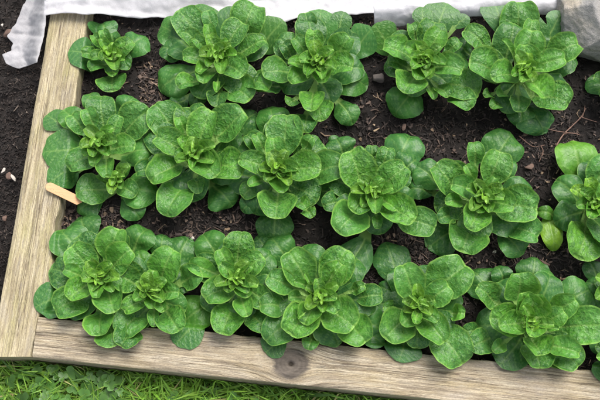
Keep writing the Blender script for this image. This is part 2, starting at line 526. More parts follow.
NU = 27
U = np.linspace(-1, 1, NU)
def make_leaf(root, crown, spec, t, hmax, heart=False, tint=None, name='leaf', smoothness=None):
    """spec: blade centre px, py, length px, width px (, base px, base py). t: 0 lowest leaf of the rosette .. 1 topmost"""
    cx, cy, ln, wd = spec[:4]
    zc = .014 + (hmax - .014) * t ** .85 + random.uniform(-.003, .003)
    c = at(cx, cy, zc)
    base = at(spec[4], spec[5], zc * .6) if len(spec) > 5 else crown
    k = mpp(cx, cy, zc)
    L, W = ln * k * (1.03 - .10 * t), wd * k * (1.03 - .12 * t)
    dv = np.array([c.x - base.x, c.y - base.y]); dist = np.linalg.norm(dv)
    if dist < .004:
        a = random.uniform(0, 2 * math.pi); dv = np.array([math.cos(a), math.sin(a)]); dist = .004
    dv = dv / np.linalg.norm(dv)
    a = random.gauss(0, .10); dv = np.array([dv[0] * math.cos(a) - dv[1] * math.sin(a), dv[0] * math.sin(a) + dv[1] * math.cos(a)])
    small = W < .018
    rise = (-.12 + .50 * t + random.uniform(-.06, .06)) * L
    nat = 1.12 * W
    if heart: rise = random.uniform(.0, .3) * L
    elif L < nat: rise += (.25 if t > .3 else -.15) * math.sqrt(nat * nat - L * L)
    bow = (.10 - .10 * t + random.uniform(-.02, .05)) * L
    c2 = np.array([c.x, c.y])
    b2 = np.array([base.x, base.y])
    rB = max(dist - L * .5, .003)
    zb = max(zc - rise * .5 - .006 - .010 * (1 - t), .012)
    B = np.array([*(c2 - dv * min(L * .5, dist * .96)), zb])
    A = np.array([*(b2 + dv * .002), max(.004, min(.010 + .35 * zc, zb - .004))])
    Cc = np.array([*c2, zc + bow]); D = np.array([*(c2 + dv * L * .5), zc + rise * .5 - .05 * L])
    Qm = Cc * .35 + D * .65 + np.array([0, 0, .06 * L + bow * .35])
    n1, n2, n3, n4 = (3, 5, 4, 5) if small else (6, 12, 8, 9)
    SP = catmull([A, B, Cc, Qm, D], [n1, n2, n3, n4])
    # closer rows near the tip so that it rounds off
    cum = np.concatenate([[0], np.cumsum(np.linalg.norm(np.diff(SP, axis=0), axis=1))])
    lb = cum[n1]
    nb = n2 + n3 + n4
    new = np.concatenate([np.linspace(0, lb, n1, endpoint=False), lb + (cum[-1] - lb) * (1 - (1 - np.linspace(0, 1, nb)) ** 1.9)])
    SP = np.stack([np.interp(new, cum, SP[:, q]) for q in range(3)], 1)
    cum = new; n = len(SP)
    sb = (cum - lb) / (cum[-1] - lb)                 # 0 at the blade's base, 1 at the tip
    s = np.clip(sb, 0, 1)
    ex = random.uniform(1.02, 1.28)
    shp = np.sin(np.pi * np.clip(s, 1e-4, 1 - 1e-4) ** ex) ** random.uniform(.50, .56)
    pet = .10 + .26 * smooth(-.7, .22, sb)
    shp = np.maximum(shp, pet * smooth(1.0, .85, s))
    shp[-1] = .004
    T = np.gradient(SP, axis=0); T /= np.linalg.norm(T, axis=1)[:, None] + 1e-9
    roll = random.gauss(0, .08)
    side = np.array([-dv[1], dv[0], roll]); side /= np.linalg.norm(side)
    N = np.cross(T, side); N /= np.linalg.norm(N, axis=1)[:, None] + 1e-9
    N[N[:, 2] < 0] *= -1
    seed = random.uniform(0, 200)
    uu = np.repeat(U[None, :], n, 0); ss = np.repeat(s[:, None], NU, 1)
    # uneven outline: each side swells on its own
    edge_n = 1 + .055 * vnoise(ss * 4 + seed, np.sign(uu) * 7 + seed) + .03 * vnoise(ss * 11 + seed, np.sign(uu) * 3 + seed)
    hw = (W / 2 * shp)[:, None]
    X = uu * hw * edge_n
    blade = smooth(.0, .18, ss)
    cup = (-.12 + .44 * t + random.uniform(-.03, .04)) if not heart else random.uniform(.25, .5)
    ub = np.abs(uu)
    H = cup * W * (ub ** 2.2) * blade * shp[:, None] ** 1.3
    H += .05 * W * ub ** 6 * blade * (t > .35) * shp[:, None]                        # lifted rim of young leaves
    bend = cum[:, None]
    H += W * .055 * vnoise(bend * 42 + seed, X * 60 + seed) * blade   # slow swell of the blade
    H += .0022 * shp[:, None] * (ub ** 3) * vnoise(bend * 120 + seed * 2, np.sign(uu) * 5 + seed) * blade   # ruffled rim
    # blisters between the veins
    blis = random.uniform(.25, .5) if t < .28 else random.uniform(.65, 1.15)
    amp = blis * (.0008 if not small else .0004)
    if not small:
        pts = np.random.default_rng(int(seed * 1000)).uniform([-W * .6, 0], [W * .6, cum[-1]], (max(12, int(W * cum[-1] * 1.2 / 4.6e-5)), 2))
        d = np.sqrt((X.ravel()[:, None] - pts[None, :, 0]) ** 2 + (np.repeat(bend, NU, 1).ravel()[:, None] - pts[None, :, 1]) ** 2)
        d.partition(1, axis=1)
        cell = ((d[:, 1] - d[:, 0]) / .0055).reshape(n, NU)
        H += amp * (np.clip(cell, 0, 1) - .45) * blade * smooth(1.0, .8, ub)
    # midrib and side veins
    mid = np.exp(-(X / (.0016 * (1 - .6 * ss) + .0003)) ** 2) * (1 - .75 * ss)
    mid = np.where(ss < .02, 1.0, mid)
    mid = np.maximum(mid, .8 * smooth(-.35, -.9, np.repeat(sb[:, None], NU, 1)))
    H -= .0014 * np.exp(-(X / .0028) ** 2) * blade
    nv = random.uniform(4.5, 6.0)
    ph = (ss * 1.15 - .40 * ub * np.maximum(shp[:, None], .2)) * nv + .25 * (uu > 0)
    lat = np.exp(-((ph - np.round(ph)) / .07) ** 2) * blade * smooth(1.0, .6, ub) * (ub > .02)
    H -= .0007 * lat * (not small)
    # petiole is a shallow trough
    H += .22 * hw * (ub ** 2) * (1 - blade)
    V = SP[:, None, :] + side[None, None, :] * X[..., None] + N[:, None, :] * H[..., None]
    V = V.reshape(-1, 3)
    fl = floor_h(V[:, :2]) + .002 + .006 * t
    low = V[:, 2] < fl + .004
    V[:, 2] = np.where(V[:, 2] < fl, fl + (V[:, 2] - fl) * .06, V[:, 2])
    flat = np.stack([X.ravel() * 100 + seed, np.repeat(bend, NU, 1).ravel() * 100 + seed * .7, np.full(n * NU, seed)], 1)
    edge = np.maximum(ub, smooth(.90, 1.0, ss) * .0 + np.where(ss > .93, .90 + (ss - .93) / .07 * .1, 0)) * (ss > .1)
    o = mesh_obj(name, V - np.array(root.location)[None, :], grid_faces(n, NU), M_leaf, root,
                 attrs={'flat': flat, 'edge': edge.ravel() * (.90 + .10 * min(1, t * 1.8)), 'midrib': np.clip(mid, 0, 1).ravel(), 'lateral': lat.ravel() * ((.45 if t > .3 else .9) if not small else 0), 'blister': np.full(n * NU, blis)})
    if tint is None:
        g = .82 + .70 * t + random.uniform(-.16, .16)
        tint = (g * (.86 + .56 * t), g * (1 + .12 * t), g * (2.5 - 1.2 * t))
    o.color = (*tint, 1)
    return o

GROUP = "lamb's lettuce plants in the raised bed"
def plant(center, leaves, label, hmax=.070, hearts=6, fill=6, ring=6):
    hmax *= 1.22
    hz = hmax * .8
    crown = at(center[0], center[1], hz)
    root = empty('lettuce_plant', (crown.x, crown.y, 0))
    tag(root, label, 'salad plant', GROUP)
    if fill:
        rad = sorted(math.hypot(l[0] - center[0], l[1] - center[1]) for l in leaves)[int(len(leaves) * .7)]
        extra = []
        a = random.uniform(0, 6)
        for q in range(fill):
            a += 6.283 / fill + random.uniform(-.2, .2)
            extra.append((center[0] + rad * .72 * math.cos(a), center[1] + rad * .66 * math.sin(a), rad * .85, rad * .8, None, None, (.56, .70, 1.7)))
        nl = max(3, len(leaves) // 4)
        leaves = leaves[:nl] + extra + leaves[nl:]
    n = len(leaves)
    # crown: the short thick stem the leaves grow from
    V = []; ns = 12
    for zz, rr in ((-.012, .006), (0, .0075), (.012, .0085), (hz * .55, .0065), (hz * .62, .002)):
        for q in range(ns):
            a = q / ns * 2 * math.pi
            V.append((rr * math.cos(a), rr * math.sin(a), zz))
    Fs = [(r * ns + q, r * ns + (q + 1) % ns, (r + 1) * ns + (q + 1) % ns, (r + 1) * ns + q) for r in range(4) for q in range(ns)]
    Fs.append([4 * ns + q for q in range(ns)])
    V = np.array(V)
    o = mesh_obj('stem', V, Fs, M_leaf, root, attrs={'flat': V * 100, 'edge': np.zeros(len(V)), 'midrib': np.ones(len(V)), 'lateral': np.zeros(len(V)), 'blister': np.zeros(len(V))})
    o.color = (1, 1, 1, 1)
    for i, sp in enumerate(leaves):
        t = i / (n + 1.5)
        tint = None
        if len(sp) > 6 and sp[6] is not None: tint = sp[6]
        s2 = sp[:6] if len(sp) > 4 and sp[4] is not None else sp[:4]
        small = max(sp[2], sp[3]) <= 16 and t > .6
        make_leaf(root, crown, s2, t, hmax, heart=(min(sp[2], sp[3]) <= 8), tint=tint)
    a0 = random.uniform(0, 6)
    for q in range(ring):
        a = a0 + 1.3 + q * 6.283 / ring + random.uniform(-.3, .3)
        r = random.uniform(9, 15); z_ = random.uniform(13.5, 20)
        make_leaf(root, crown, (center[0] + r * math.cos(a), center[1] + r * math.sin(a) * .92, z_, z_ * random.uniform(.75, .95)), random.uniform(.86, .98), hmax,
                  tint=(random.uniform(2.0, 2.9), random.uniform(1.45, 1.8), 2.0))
    for q in range(2):
        # pale ribbons of the unrolling heart
        a = a0 + q * 1.75 + random.uniform(-.4, .4); r = random.uniform(3, 7)
        make_leaf(root, crown, (center[0] + r * math.cos(a), center[1] + r * math.sin(a), random.uniform(10, 15), random.uniform(3.4, 5.2)), random.uniform(1.0, 1.06), hmax,
                  heart=True, tint=(6.5, 3.2, 5.0), name='heart_leaf')
    for q in range(hearts):
        a = a0 + q * 2.4
        r = 2.2 + 1.1 * q
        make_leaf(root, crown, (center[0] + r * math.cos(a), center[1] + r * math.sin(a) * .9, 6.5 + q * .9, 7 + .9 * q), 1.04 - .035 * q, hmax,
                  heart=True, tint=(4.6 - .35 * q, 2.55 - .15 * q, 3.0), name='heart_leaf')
    return root

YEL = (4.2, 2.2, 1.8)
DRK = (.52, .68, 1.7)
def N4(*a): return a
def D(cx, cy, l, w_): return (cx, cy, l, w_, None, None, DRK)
def Y(cx, cy, l, w_): return (cx, cy, l, w_, None, None, YEL)

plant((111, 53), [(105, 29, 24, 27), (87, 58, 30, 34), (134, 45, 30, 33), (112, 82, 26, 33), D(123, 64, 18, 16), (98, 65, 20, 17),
    (124, 48, 24, 22), (90, 54, 16, 16), (99, 57, 18, 15), (97, 40, 15, 12), (105, 36, 15, 12), (113, 73, 12, 16), (120, 58, 13, 10), (105, 47, 12, 11), (118, 46, 12, 10)],
    'smallest rosette, beside the left board just under the white fleece', .052, ring=2)
plant((217, 54), [(271, 41, 36, 32, None, None, (.8, .85, 1.15)), (178, 79, 42, 38), D(178, 103, 22, 20), (198, 98, 22, 18), (173, 35, 28, 30), D(171, 50, 24, 24), (189, 24, 36, 34),
    (248, 20, 38, 36), (210, 20, 22, 16), (258, 82, 30, 26), (240, 91, 32, 34), D(218, 97, 24, 24), (251, 46, 32, 22), (234, 34, 34, 28), (233, 68, 32, 32),
    (188, 82, 24, 22), (192, 38, 22, 18), (195, 57, 26, 20), (206, 76, 22, 24), (200, 43, 18, 14), (210, 33, 20, 14), (222, 61, 18, 16), (203, 68, 18, 14), (217, 86, 14, 8), (209, 50, 12, 7), (224, 44, 13, 7)],
    'broad rosette at the fleece edge next to the smallest one, smooth leaf reaching right', .078)
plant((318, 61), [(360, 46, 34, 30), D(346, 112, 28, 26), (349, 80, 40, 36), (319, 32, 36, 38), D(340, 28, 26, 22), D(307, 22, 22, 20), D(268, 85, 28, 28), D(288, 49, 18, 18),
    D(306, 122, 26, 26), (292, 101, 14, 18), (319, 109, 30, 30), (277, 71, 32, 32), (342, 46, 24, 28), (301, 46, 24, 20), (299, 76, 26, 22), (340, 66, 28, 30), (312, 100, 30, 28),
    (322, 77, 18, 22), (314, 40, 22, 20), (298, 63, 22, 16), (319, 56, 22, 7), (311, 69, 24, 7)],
    'rosette with twisted yellow heart at the fleece edge where it has a step', .080)
plant((425, 59), [(383, 43, 32, 30, None, None, (.8, .85, 1.1)), (405, 101, 34, 40), (439, 24, 34, 38), (459, 27, 18, 16), (421, 23, 24, 20), (460, 99, 30, 26), (460, 86, 42, 36), (453, 46, 20, 16), D(398, 63, 22, 22),
    (414, 31, 18, 16), (443, 90, 20, 18), (432, 92, 18, 11), (398, 51, 32, 30), (410, 83, 32, 36), (447, 68, 32, 30), (435, 40, 28, 25), (414, 50, 22, 18), (420, 72, 24, 24), (436, 61, 22, 16), (428, 54, 8, 6)],
    'neat round rosette above the grey pebble, with even spoon leaves', .076)
plant((525, 68), [(494, 24, 40, 32), D(535, 117, 36, 44), D(520, 112, 30, 28), (552, 29, 26, 22), D(463, 49, 22, 26), (518, 20, 40, 40), (478, 40, 36, 24), (552, 98, 36, 36), (496, 104, 15, 15), (489, 94, 13, 13),
    D(519, 102, 24, 22), (502, 93, 14, 16), (486, 67, 38, 40), (564, 50, 34, 34), (530, 30, 26, 18), (528, 46, 32, 34), (549, 62, 34, 26), (504, 75, 32, 32), (538, 88, 30, 30), (525, 56, 24, 28), (508, 46, 20, 8), (521, 75, 14, 12), (531, 70, 10, 5)],
    'tall rosette beside the pale stone at the right end of the fleece', .088)
plant((618, 82), [(600, 84, 26, 28), (622, 60, 26, 26), (624, 104, 28, 28), (640, 78, 26, 26), (612, 92, 20, 18), (612, 70, 20, 18), (626, 84, 20, 18)],
    'leaf of a rosette cut by the right picture edge below the pale stone', .060)
plant((99, 142), [(65, 178, 30, 28), (69, 154, 46, 44), (58, 124, 24, 26), (127, 107, 28, 26), (136, 152, 34, 32), (93, 103, 26, 20), (72, 118, 28, 26), (102, 112, 38, 30), (135, 122, 38, 40),
    (84, 159, 36, 28), (78, 123, 26, 20), (90, 117, 22, 18), (115, 126, 26, 17), (122, 147, 28, 26), (106, 167, 26, 20), (97, 156, 26, 15), (93, 148, 26, 12), (90, 140, 16, 9), (91, 133, 14, 12), (106, 135, 13, 12)],
    'ruffled rosette spilling over the left board above the wooden plant marker', .078, fill=0)
plant((116, 180), [(90, 204, 28, 28), (132, 207, 30, 26), (136, 190, 42, 40), (92, 190, 32, 34), (126, 189, 26, 22), (124, 170, 18, 16), (106, 178, 18, 14), (115, 184, 11, 10)],
    'small rosette by the tip of the wooden plant marker', .058, fill=0, ring=2)
plant((194, 153), [(246, 122, 32, 34), (154, 137, 34, 36), (222, 194, 30, 38), D(239, 160, 28, 32), (167, 120, 40, 40), (176, 197, 46, 36), (197, 184, 22, 18), D(146, 170, 22, 22), (230, 124, 38, 44), (227, 167, 38, 38), (182, 124, 18, 15),
    (165, 171, 38, 34, None, None, (1.2, 1.15, 1.2)), (170, 143, 32, 30), (204, 128, 40, 34), (206, 166, 36, 32), (182, 155, 16, 14), (200, 146, 15, 7), (191, 153, 12, 10)],
    'open flat rosette with pale veined lower leaves, right of the ruffled one', .072)
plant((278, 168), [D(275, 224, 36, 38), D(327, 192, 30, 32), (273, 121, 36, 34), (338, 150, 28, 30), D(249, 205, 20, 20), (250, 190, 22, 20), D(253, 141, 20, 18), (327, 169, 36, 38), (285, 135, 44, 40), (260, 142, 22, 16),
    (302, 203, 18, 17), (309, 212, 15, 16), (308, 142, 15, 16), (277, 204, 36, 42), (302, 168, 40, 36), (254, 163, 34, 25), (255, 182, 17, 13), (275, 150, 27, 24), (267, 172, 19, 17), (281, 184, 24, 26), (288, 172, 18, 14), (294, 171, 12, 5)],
    'star shaped rosette with a long dark leaf pointing down to the front row', .078)
plant((372, 192), [(354, 258, 48, 38), (403, 150, 44, 40), D(408, 167, 32, 34), (341, 149, 28, 32), D(334, 203, 24, 24), (417, 222, 40, 34), (385, 158, 24, 20), D(372, 154, 18, 18), (377, 221, 18, 11), (350, 219, 42, 42),
    (357, 170, 42, 40), (393, 177, 34, 34), (398, 211, 40, 36), (360, 203, 28, 30), (388, 203, 24, 17), (367, 182, 20, 12), (378, 186, 14, 9), (370, 191, 10, 5), (380, 195, 10, 6)],
    'large rosette of pale broad leaves below the open patch of wood chips', .080)
plant((483, 195), [(501, 149, 44, 42), (443, 237, 38, 38), D(421, 190, 26, 22), (428, 174, 34, 32), (512, 242, 32, 32), (524, 230, 32, 32), (467, 237, 38, 44), (475, 153, 24, 19), D(447, 216, 22, 20), (516, 206, 42, 42), (447, 179, 38, 36),
    (495, 167, 36, 34), (454, 201, 20, 17), (465, 188, 30, 26), (475, 218, 32, 32), (501, 203, 28, 30), (470, 172, 18, 15), (480, 207, 16, 18), (490, 185, 19, 14), (495, 185, 13, 5), (482, 195, 8, 6)],
    'rosette with a tall upright leaf against bare soil below the brown twigs', .080)
plant((597, 203), [(551, 232, 38, 21, 543, 212, (3.4, 1.9, 1.6)), (547, 213, 20, 14, 575, 218, (1.3, 1.1, 1.0)), (576, 161, 46, 44, None, None, (2.0, 1.5, 1.8)), (583, 240, 46, 46, None, None, (1.9, 1.5, 1.8)), (602, 172, 34, 34), (622, 200, 40, 38), (612, 242, 36, 36),
    (579, 193, 20, 17, None, None, (3.6, 2.1, 1.6)), (590, 186, 18, 16, None, None, (3.2, 2.0, 1.6)), (608, 195, 20, 20), (592, 210, 22, 20, None, None, YEL), (604, 215, 20, 18, None, None, YEL)],
    'yellowish rosette with pale veins at the right edge, one yellowing leaf on the soil', .066)
plant((100, 277), [(85, 230, 36, 36), (56, 301, 38, 36), (139, 239, 30, 34), (72, 243, 38, 40), (112, 334, 28, 36), (71, 303, 34, 36), (100, 322, 30, 34), (113, 244, 34, 34), (82, 259, 36, 34), (120, 259, 30, 34), (110, 299, 34, 34),
    (72, 272, 18, 17), (79, 290, 28, 28), (92, 270, 18, 18), (98, 290, 19, 18), (107, 271, 13, 7)],
    'round rosette in the front corner where the two boards meet', .076)
plant((150, 291), [(182, 251, 30, 36), D(162, 247, 28, 28), (205, 266, 30, 22), (142, 262, 26, 21, None, None, (.95, .95, 1.2)), (131, 322, 34, 34), D(128, 337, 24, 30), (172, 320, 30, 32), (191, 277, 25, 28), (166, 266, 36, 36), (125, 278, 28, 30), (154, 317, 22, 13),
    (133, 305, 23, 20), (152, 281, 22, 20), (170, 292, 21, 20), (161, 304, 19, 15), (142, 289, 14, 6), (146, 295, 12, 5)],
    'rosette with a loosely curled heart, tangled with the corner rosette', .078)
plant((236, 279), [(190, 333, 38, 34), (198, 312, 42, 40, None, None, (1.15, 1.1, 1.25)), (211, 246, 34, 34), (239, 247, 32, 32), D(258, 321, 26, 28), (228, 318, 36, 36), (259, 297, 30, 26), (202, 268, 30, 20), (219, 291, 34, 32), (252, 265, 30, 28),
    (225, 259, 25, 20), (244, 306, 25, 22), (244, 289, 22, 22), (228, 283, 13, 8), (246, 271, 17, 10)],
    'rosette with a smooth pale leaf hanging over the front board left of the knot', .074)
plant((320, 295), [D(264, 246, 28, 26), (281, 251, 38, 36), D(275, 346, 26, 28), (371, 336, 30, 24), (365, 322, 40, 36), D(325, 335, 20, 20), (310, 343, 15, 18), (281, 328, 40, 36), (355, 330, 34, 36), D(369, 296, 28, 24), (273, 305, 28, 28), (358, 288, 16, 13), (299, 268, 40, 36),
    (281, 282, 30, 28), (339, 316, 40, 40), (336, 268, 42, 38), (302, 319, 42, 38), (295, 297, 15, 14), (334, 275, 28, 28), (309, 314, 26, 26), (332, 305, 21, 20), (316, 293, 19, 16), (302, 284, 17, 10), (308, 279, 15, 5), (334, 272, 8, 5), (301, 316, 9, 5)],
    'biggest rosette, crowded with cupped leaves, behind the knot in the front board', .090)
plant((418, 305), [(393, 264, 46, 38), (402, 349, 28, 38), D(388, 292, 24, 22), (448, 344, 50, 42), (448, 279, 48, 46), (389, 308, 13, 16), (397, 326, 38, 40), (458, 313, 14, 19), (409, 282, 38, 34), (438, 294, 30, 28), (433, 328, 38, 32), (409, 318, 23, 24), (430, 315, 21, 18),
    (415, 297, 11, 8), (420, 307, 9, 6)],
    'pinwheel of broad leaves at the front board, right of the biggest rosette', .076)
plant((533, 324), [D(484, 284, 36, 36), (533, 272, 34, 34), D(502, 277, 24, 22), (575, 297, 40, 40), (544, 281, 26, 22), D(473, 331, 22, 18), (482, 342, 30, 28), (537, 355, 28, 36), (567, 357, 28, 34), (582, 326, 46, 42), (500, 346, 20, 15), (488, 295, 28, 28), (520, 286, 26, 40),
    (564, 348, 32, 24), (508, 321, 40, 36), (564, 306, 26, 28), (537, 346, 22, 34), (555, 317, 22, 24), (533, 304, 20, 34), (524, 301, 17, 32), (513, 324, 34, 28), (551, 328, 16, 9), (533, 328, 22, 24)],
    'tall dark rosette with folded cabbage like heart near the right end of the front board', .088, hearts=4, ring=3)
plant((614, 288), [(594, 272, 26, 22), (597, 287, 22, 20), (604, 302, 24, 22), (626, 276, 30, 28), (620, 305, 26, 26), (606, 280, 18, 16)],
    'leaves of a rosette cut by the right picture edge under the yellowish one', .058)
plant((618, 354), [(605, 371, 30, 36), (600, 345, 20, 22), (630, 340, 30, 30), (632, 372, 30, 30), (614, 362, 20, 18)],
    'rosette peeping over the front board at the bottom right picture corner', .066)

# ------------------------------------------------------------------ mulch, crumbs and fibres
def pieces(name, n, region, hfn, tones, size, seed, label, cat):
    """many irregular chips and fibres lying on a surface, as one object"""
    r = np.random.default_rng(seed)
    V = []; Fc = []; T = []
    for i in range(n):
        p = region(r)
        if p is None: continue
        x, y = p
        kind = r.random()
        if kind < .60:   l, w_, h = r.uniform(.005, .020) * size, r.uniform(.0008, .0022) * size, r.uniform(.0006, .0016) * size     # fibre
        elif kind < .74: l, w_, h = r.uniform(.004, .010) * size, r.uniform(.002, .005) * size, r.uniform(.001, .003) * size       # chip
        else:            l, w_, h = r.uniform(.002, .006) * size, r.uniform(.002, .005) * size, r.uniform(.002, .005) * size       # crumb
        a = r.uniform(0, 6.283); ca, sa = math.cos(a), math.sin(a)
        tl, tw = r.normal(0, .25), r.normal(0, .3)
        z = float(hfn(x, y)) + r.uniform(.0, .004)
        bend = r.normal(0, .18) * l
        b = len(V)
        for (qx, taper) in ((-1, r.uniform(.25, .9)), (0, 1.0), (1, r.uniform(.2, .9))):
            for (qy, qz) in ((-1, -1), (1, -1), (1, 1), (-1, 1)):
                lx = qx * l / 2 * (1 + r.uniform(-.15, .15)); ly = qy * w_ / 2 * taper * (1 + r.uniform(-.3, .3)) + (bend if qx == 0 else 0)
                lz = qz * h / 2 * taper + lx * tl + ly * tw
                V.append((x + lx * ca - ly * sa, y + lx * sa + ly * ca, z + lz))
        for s_ in (0, 4):
            for q in range(4):
                q2 = (q + 1) % 4
                Fc.append((b + s_ + q, b + s_ + q2, b + s_ + 4 + q2, b + s_ + 4 + q))
        Fc.append((b + 3, b + 2, b + 1, b)); Fc.append((b + 8, b + 9, b + 10, b + 11))
        q = r.random(); acc = 0
        for pr, cc in tones:
            acc += pr
            if q <= acc: break
        g = r.uniform(.6, 1.4)
        T += [(cc[0] * g, cc[1] * g, cc[2] * g)] * 12
    o = mesh_obj(name, V, Fc, M_chip, attrs={'tone': np.array(T)}, shade=False)
    tag(o, label, cat, kind='stuff')
    return o

def reg_bed(r):
    px, py = r.uniform(35, 640), r.uniform(8, 372)
    if py > 318 + (px - 38) * .098 or px < lin(IN_L, py) - 2: return None
    p = at(px, py, 0); return p.x, p.y
def reg_open(r):
    # the open patches where longer chips lie
    boxes = [(325, 95, 455, 165), (440, 110, 580, 190), (450, 225, 600, 290), (140, 60, 165, 120), (290, 15, 390, 60), (150, 190, 260, 240), (370, 235, 450, 290), (60, 210, 140, 240)]
    b = boxes[r.integers(len(boxes))]
    p = at(r.uniform(b[0], b[2]), r.uniform(b[1], b[3]), 0); return p.x, p.y
DARKT = [(.52, (.013, .010, .009)), (.28, (.027, .021, .018)), (.13, (.055, .041, .035)), (.055, (.11, .078, .06)), (.015, (.25, .18, .12))]
pieces('bark_mulch', 15000, reg_bed, soil_h, DARKT, 1.0, 5, 'dark brown bark mulch and compost crumbs covering the bed between the plants', 'mulch')
pieces('wood_fibre', 2400, reg_open, soil_h, [(.35, (.03, .023, .02)), (.35, (.065, .047, .04)), (.22, (.115, .08, .063)), (.08, (.25, .175, .115))], 1.25, 6,
       'lighter brown shredded wood fibres lying in the open soil patches', 'mulch')
def reg_border(r):
    py = r.uniform(-30, 352); px = r.uniform(-60, lin(OUT_L, py) + 4)
    p = at(px, py, GZ + .02); return p.x, p.y
def border_h(x, y): return GZ + .030 + 1.3 * soil_h(np.asarray(x) + 3, np.asarray(y) + 1)
pieces('soil_crumbs', 9000, reg_border, border_h, [(.58, (.014, .011, .0095)), (.27, (.028, .021, .018)), (.13, (.055, .041, .034)), (.02, (.17, .135, .11))], .75, 8,
       'black damp soil crumbs with pale specks left of the bed', 'soil')

# ------------------------------------------------------------------ grass and clover in front
def front_line(px):   # lower edge of the boards in the picture
    return np.interp(px, [-60, 32] + [p[0] for p in BF_OUT[1:]], [355, 358] + [p[1] for p in BF_OUT[1:]])
r = np.random.default_rng(21)
V = []; Fc = []; T = []
for i in range(19000):
    px = r.uniform(-40, 640); py0 = front_line(px)
    py = py0 + 1 + ((r.random() ** 1.1) * 75 if i < 11500 else r.uniform(60, 230))
    p = at(px, py, GZ)
    L = r.uniform(.03, .085); a = r.uniform(0, 6.283); lean = r.uniform(.25, 1.25); wd = r.uniform(.0011, .0029)
    if r.random() < .04: wd *= 1.7; L *= 1.1
    ca, sa = math.cos(a), math.sin(a)
    g = r.uniform(.55, 1.55); q = r.random()
    col = (.13, .27, .028) if q < .5 else (.19, .34, .045) if q < .82 else (.08, .19, .025) if q < .95 else (.36, .34, .14)
    b = len(V)
    tw = r.normal(0, .5)
    for s_ in range(5):
        f = s_ / 4
        rr = L * (math.sin(lean * f) / max(lean, .2)) if lean > .2 else L * f * .2
        zz = L * f * (1 - .42 * f * lean) * math.cos(lean * .45)
        ww = wd * (1 - f ** 2.2) + .0002
        a2 = a + math.pi / 2 + tw * f
        cx, cy = p.x + ca * rr, p.y + sa * rr
        # blades stay outside the boards
        V.append((cx + math.cos(a2) * ww, cy + math.sin(a2) * ww, GZ - .01 + zz)); V.append((cx - math.cos(a2) * ww, cy - math.sin(a2) * ww, GZ - .01 + zz + .0006))
        T += [(col[0] * g, col[1] * g, col[2] * g)] * 2
    for s_ in range(4): Fc.append((b + 2 * s_, b + 2 * s_ + 1, b + 2 * s_ + 3, b + 2 * s_ + 2))
V = np.array(V)
# keep blades from piercing the front faces of the boards
fa = at(32, 357.5, BT); fb = at(600, 417.5, BT)
ln = math.hypot(fb.x - fa.x, fb.y - fa.y)
dd = line_side(V[:, :2], (fa.x, fa.y), (fb.x, fb.y)) / ln       # >0 under the board
over = np.maximum(dd + .002, 0)
mask = V[:, 2] < BT + .004
nx, ny = -(fb.y - fa.y) / ln, (fb.x - fa.x) / ln
V[:, 0] -= nx * over * mask; V[:, 1] -= ny * over * mask
tag(mesh_obj('grass', V, np.array(Fc), M_grass, attrs={'tone': np.array(T)}), 'fresh green grass blades along the outside of the front board', 'grass', kind='stuff')
V = []; Fc = []; T = []
for i in range(280):
    px = r.choice([r.normal(45, 14), r.normal(105, 16), r.uniform(-30, 620)], p=[.3, .3, .4]); py = front_line(px) + r.uniform(10, 55)
    zt = GZ + r.uniform(.012, .042)
    p = at(px, py, zt); a0 = r.uniform(0, 6.28); R = r.uniform(.004, .0072)
    g = r.uniform(.7, 1.3)
    tx, ty = r.normal(0, .4), r.normal(0, .4)
    for q in range(3):
        a = a0 + q * 2.094; ca, sa = math.cos(a), math.sin(a)
        b = len(V)
        V.append((p.x, p.y, zt)); T.append((.06 * g, .145 * g, .03 * g))
        for s_ in range(9):
            th = -2.3 + 4.6 * s_ / 8
            rad = R * (1 - .12 * math.exp(-(th / .35) ** 2))
            lx = R * 1.0 + rad * math.cos(th); ly = rad * math.sin(th)
            X_, Y_ = lx * ca - ly * sa, lx * sa + ly * ca
            V.append((p.x + X_, p.y + Y_, zt + .12 * R + X_ * tx + Y_ * ty + .15 * abs(ly))); T.append((.085 * g, .20 * g, .035 * g))
        for s_ in range(8): Fc.append((b, b + 1 + s_, b + 2 + s_))
tag(mesh_obj('clover', V, Fc, M_grass, attrs={'tone': np.array(T)}), 'small round clover leaves growing among the grass', 'clover', kind='stuff')

# ------------------------------------------------------------------ fleece
def sheet(name, outline_top, outline_bot, zfn, nr, nc, parent, seed, rough=1.0, mat=None):
    """cloth between two pixel polylines (same x parameter), folded by noise; solidified"""
    V = []
    for j in range(nr):
        f = j / (nr - 1)
        for i in range(nc):
            u = i / (nc - 1)
            a = np.array([np.interp(u, [q[0] for q in outline_top], [q[c_] for q in outline_top]) for c_ in (1, 2)])
            b = np.array([np.interp(u, [q[0] for q in outline_bot], [q[c_] for q in outline_bot]) for c_ in (1, 2)])
            b = b + np.array([.9, 1.2]) * float(vfbm(u * nc * .09 + seed, seed * 3, 3)) * f
            px, py = a * (1 - f) + b * f
            z = zfn(px, py, u, f)
            p = at(px, py, z)
            fold = rough * (.010 * float(vnoise(px * .010 + seed, py * .045 + seed * 2 + px * .012)) + .0045 * abs(float(vnoise(px * .022 + py * .05 + seed, py * .11 - px * .014))) + .0022 * float(vfbm(px * .09 + seed + py * .05, py * .13 - px * .04, 3)))
            V.append((p.x, p.y, max(p.z + fold, z - .006)))
    V = np.array(V)
    o = mesh_obj(name, V - np.array(parent.location)[None, :], grid_faces(nr, nc), mat or M_fleece, parent)
    md = o.modifiers.new('thickness', 'SOLIDIFY'); md.thickness = .0012; md.offset = 0
    return o
fp = at(300, 0, 0)
fl = empty('garden_fleece', (fp.x, fp.y, 0))
tag(fl, 'white garden fleece bunched across the far end of the bed and left board', 'fleece')
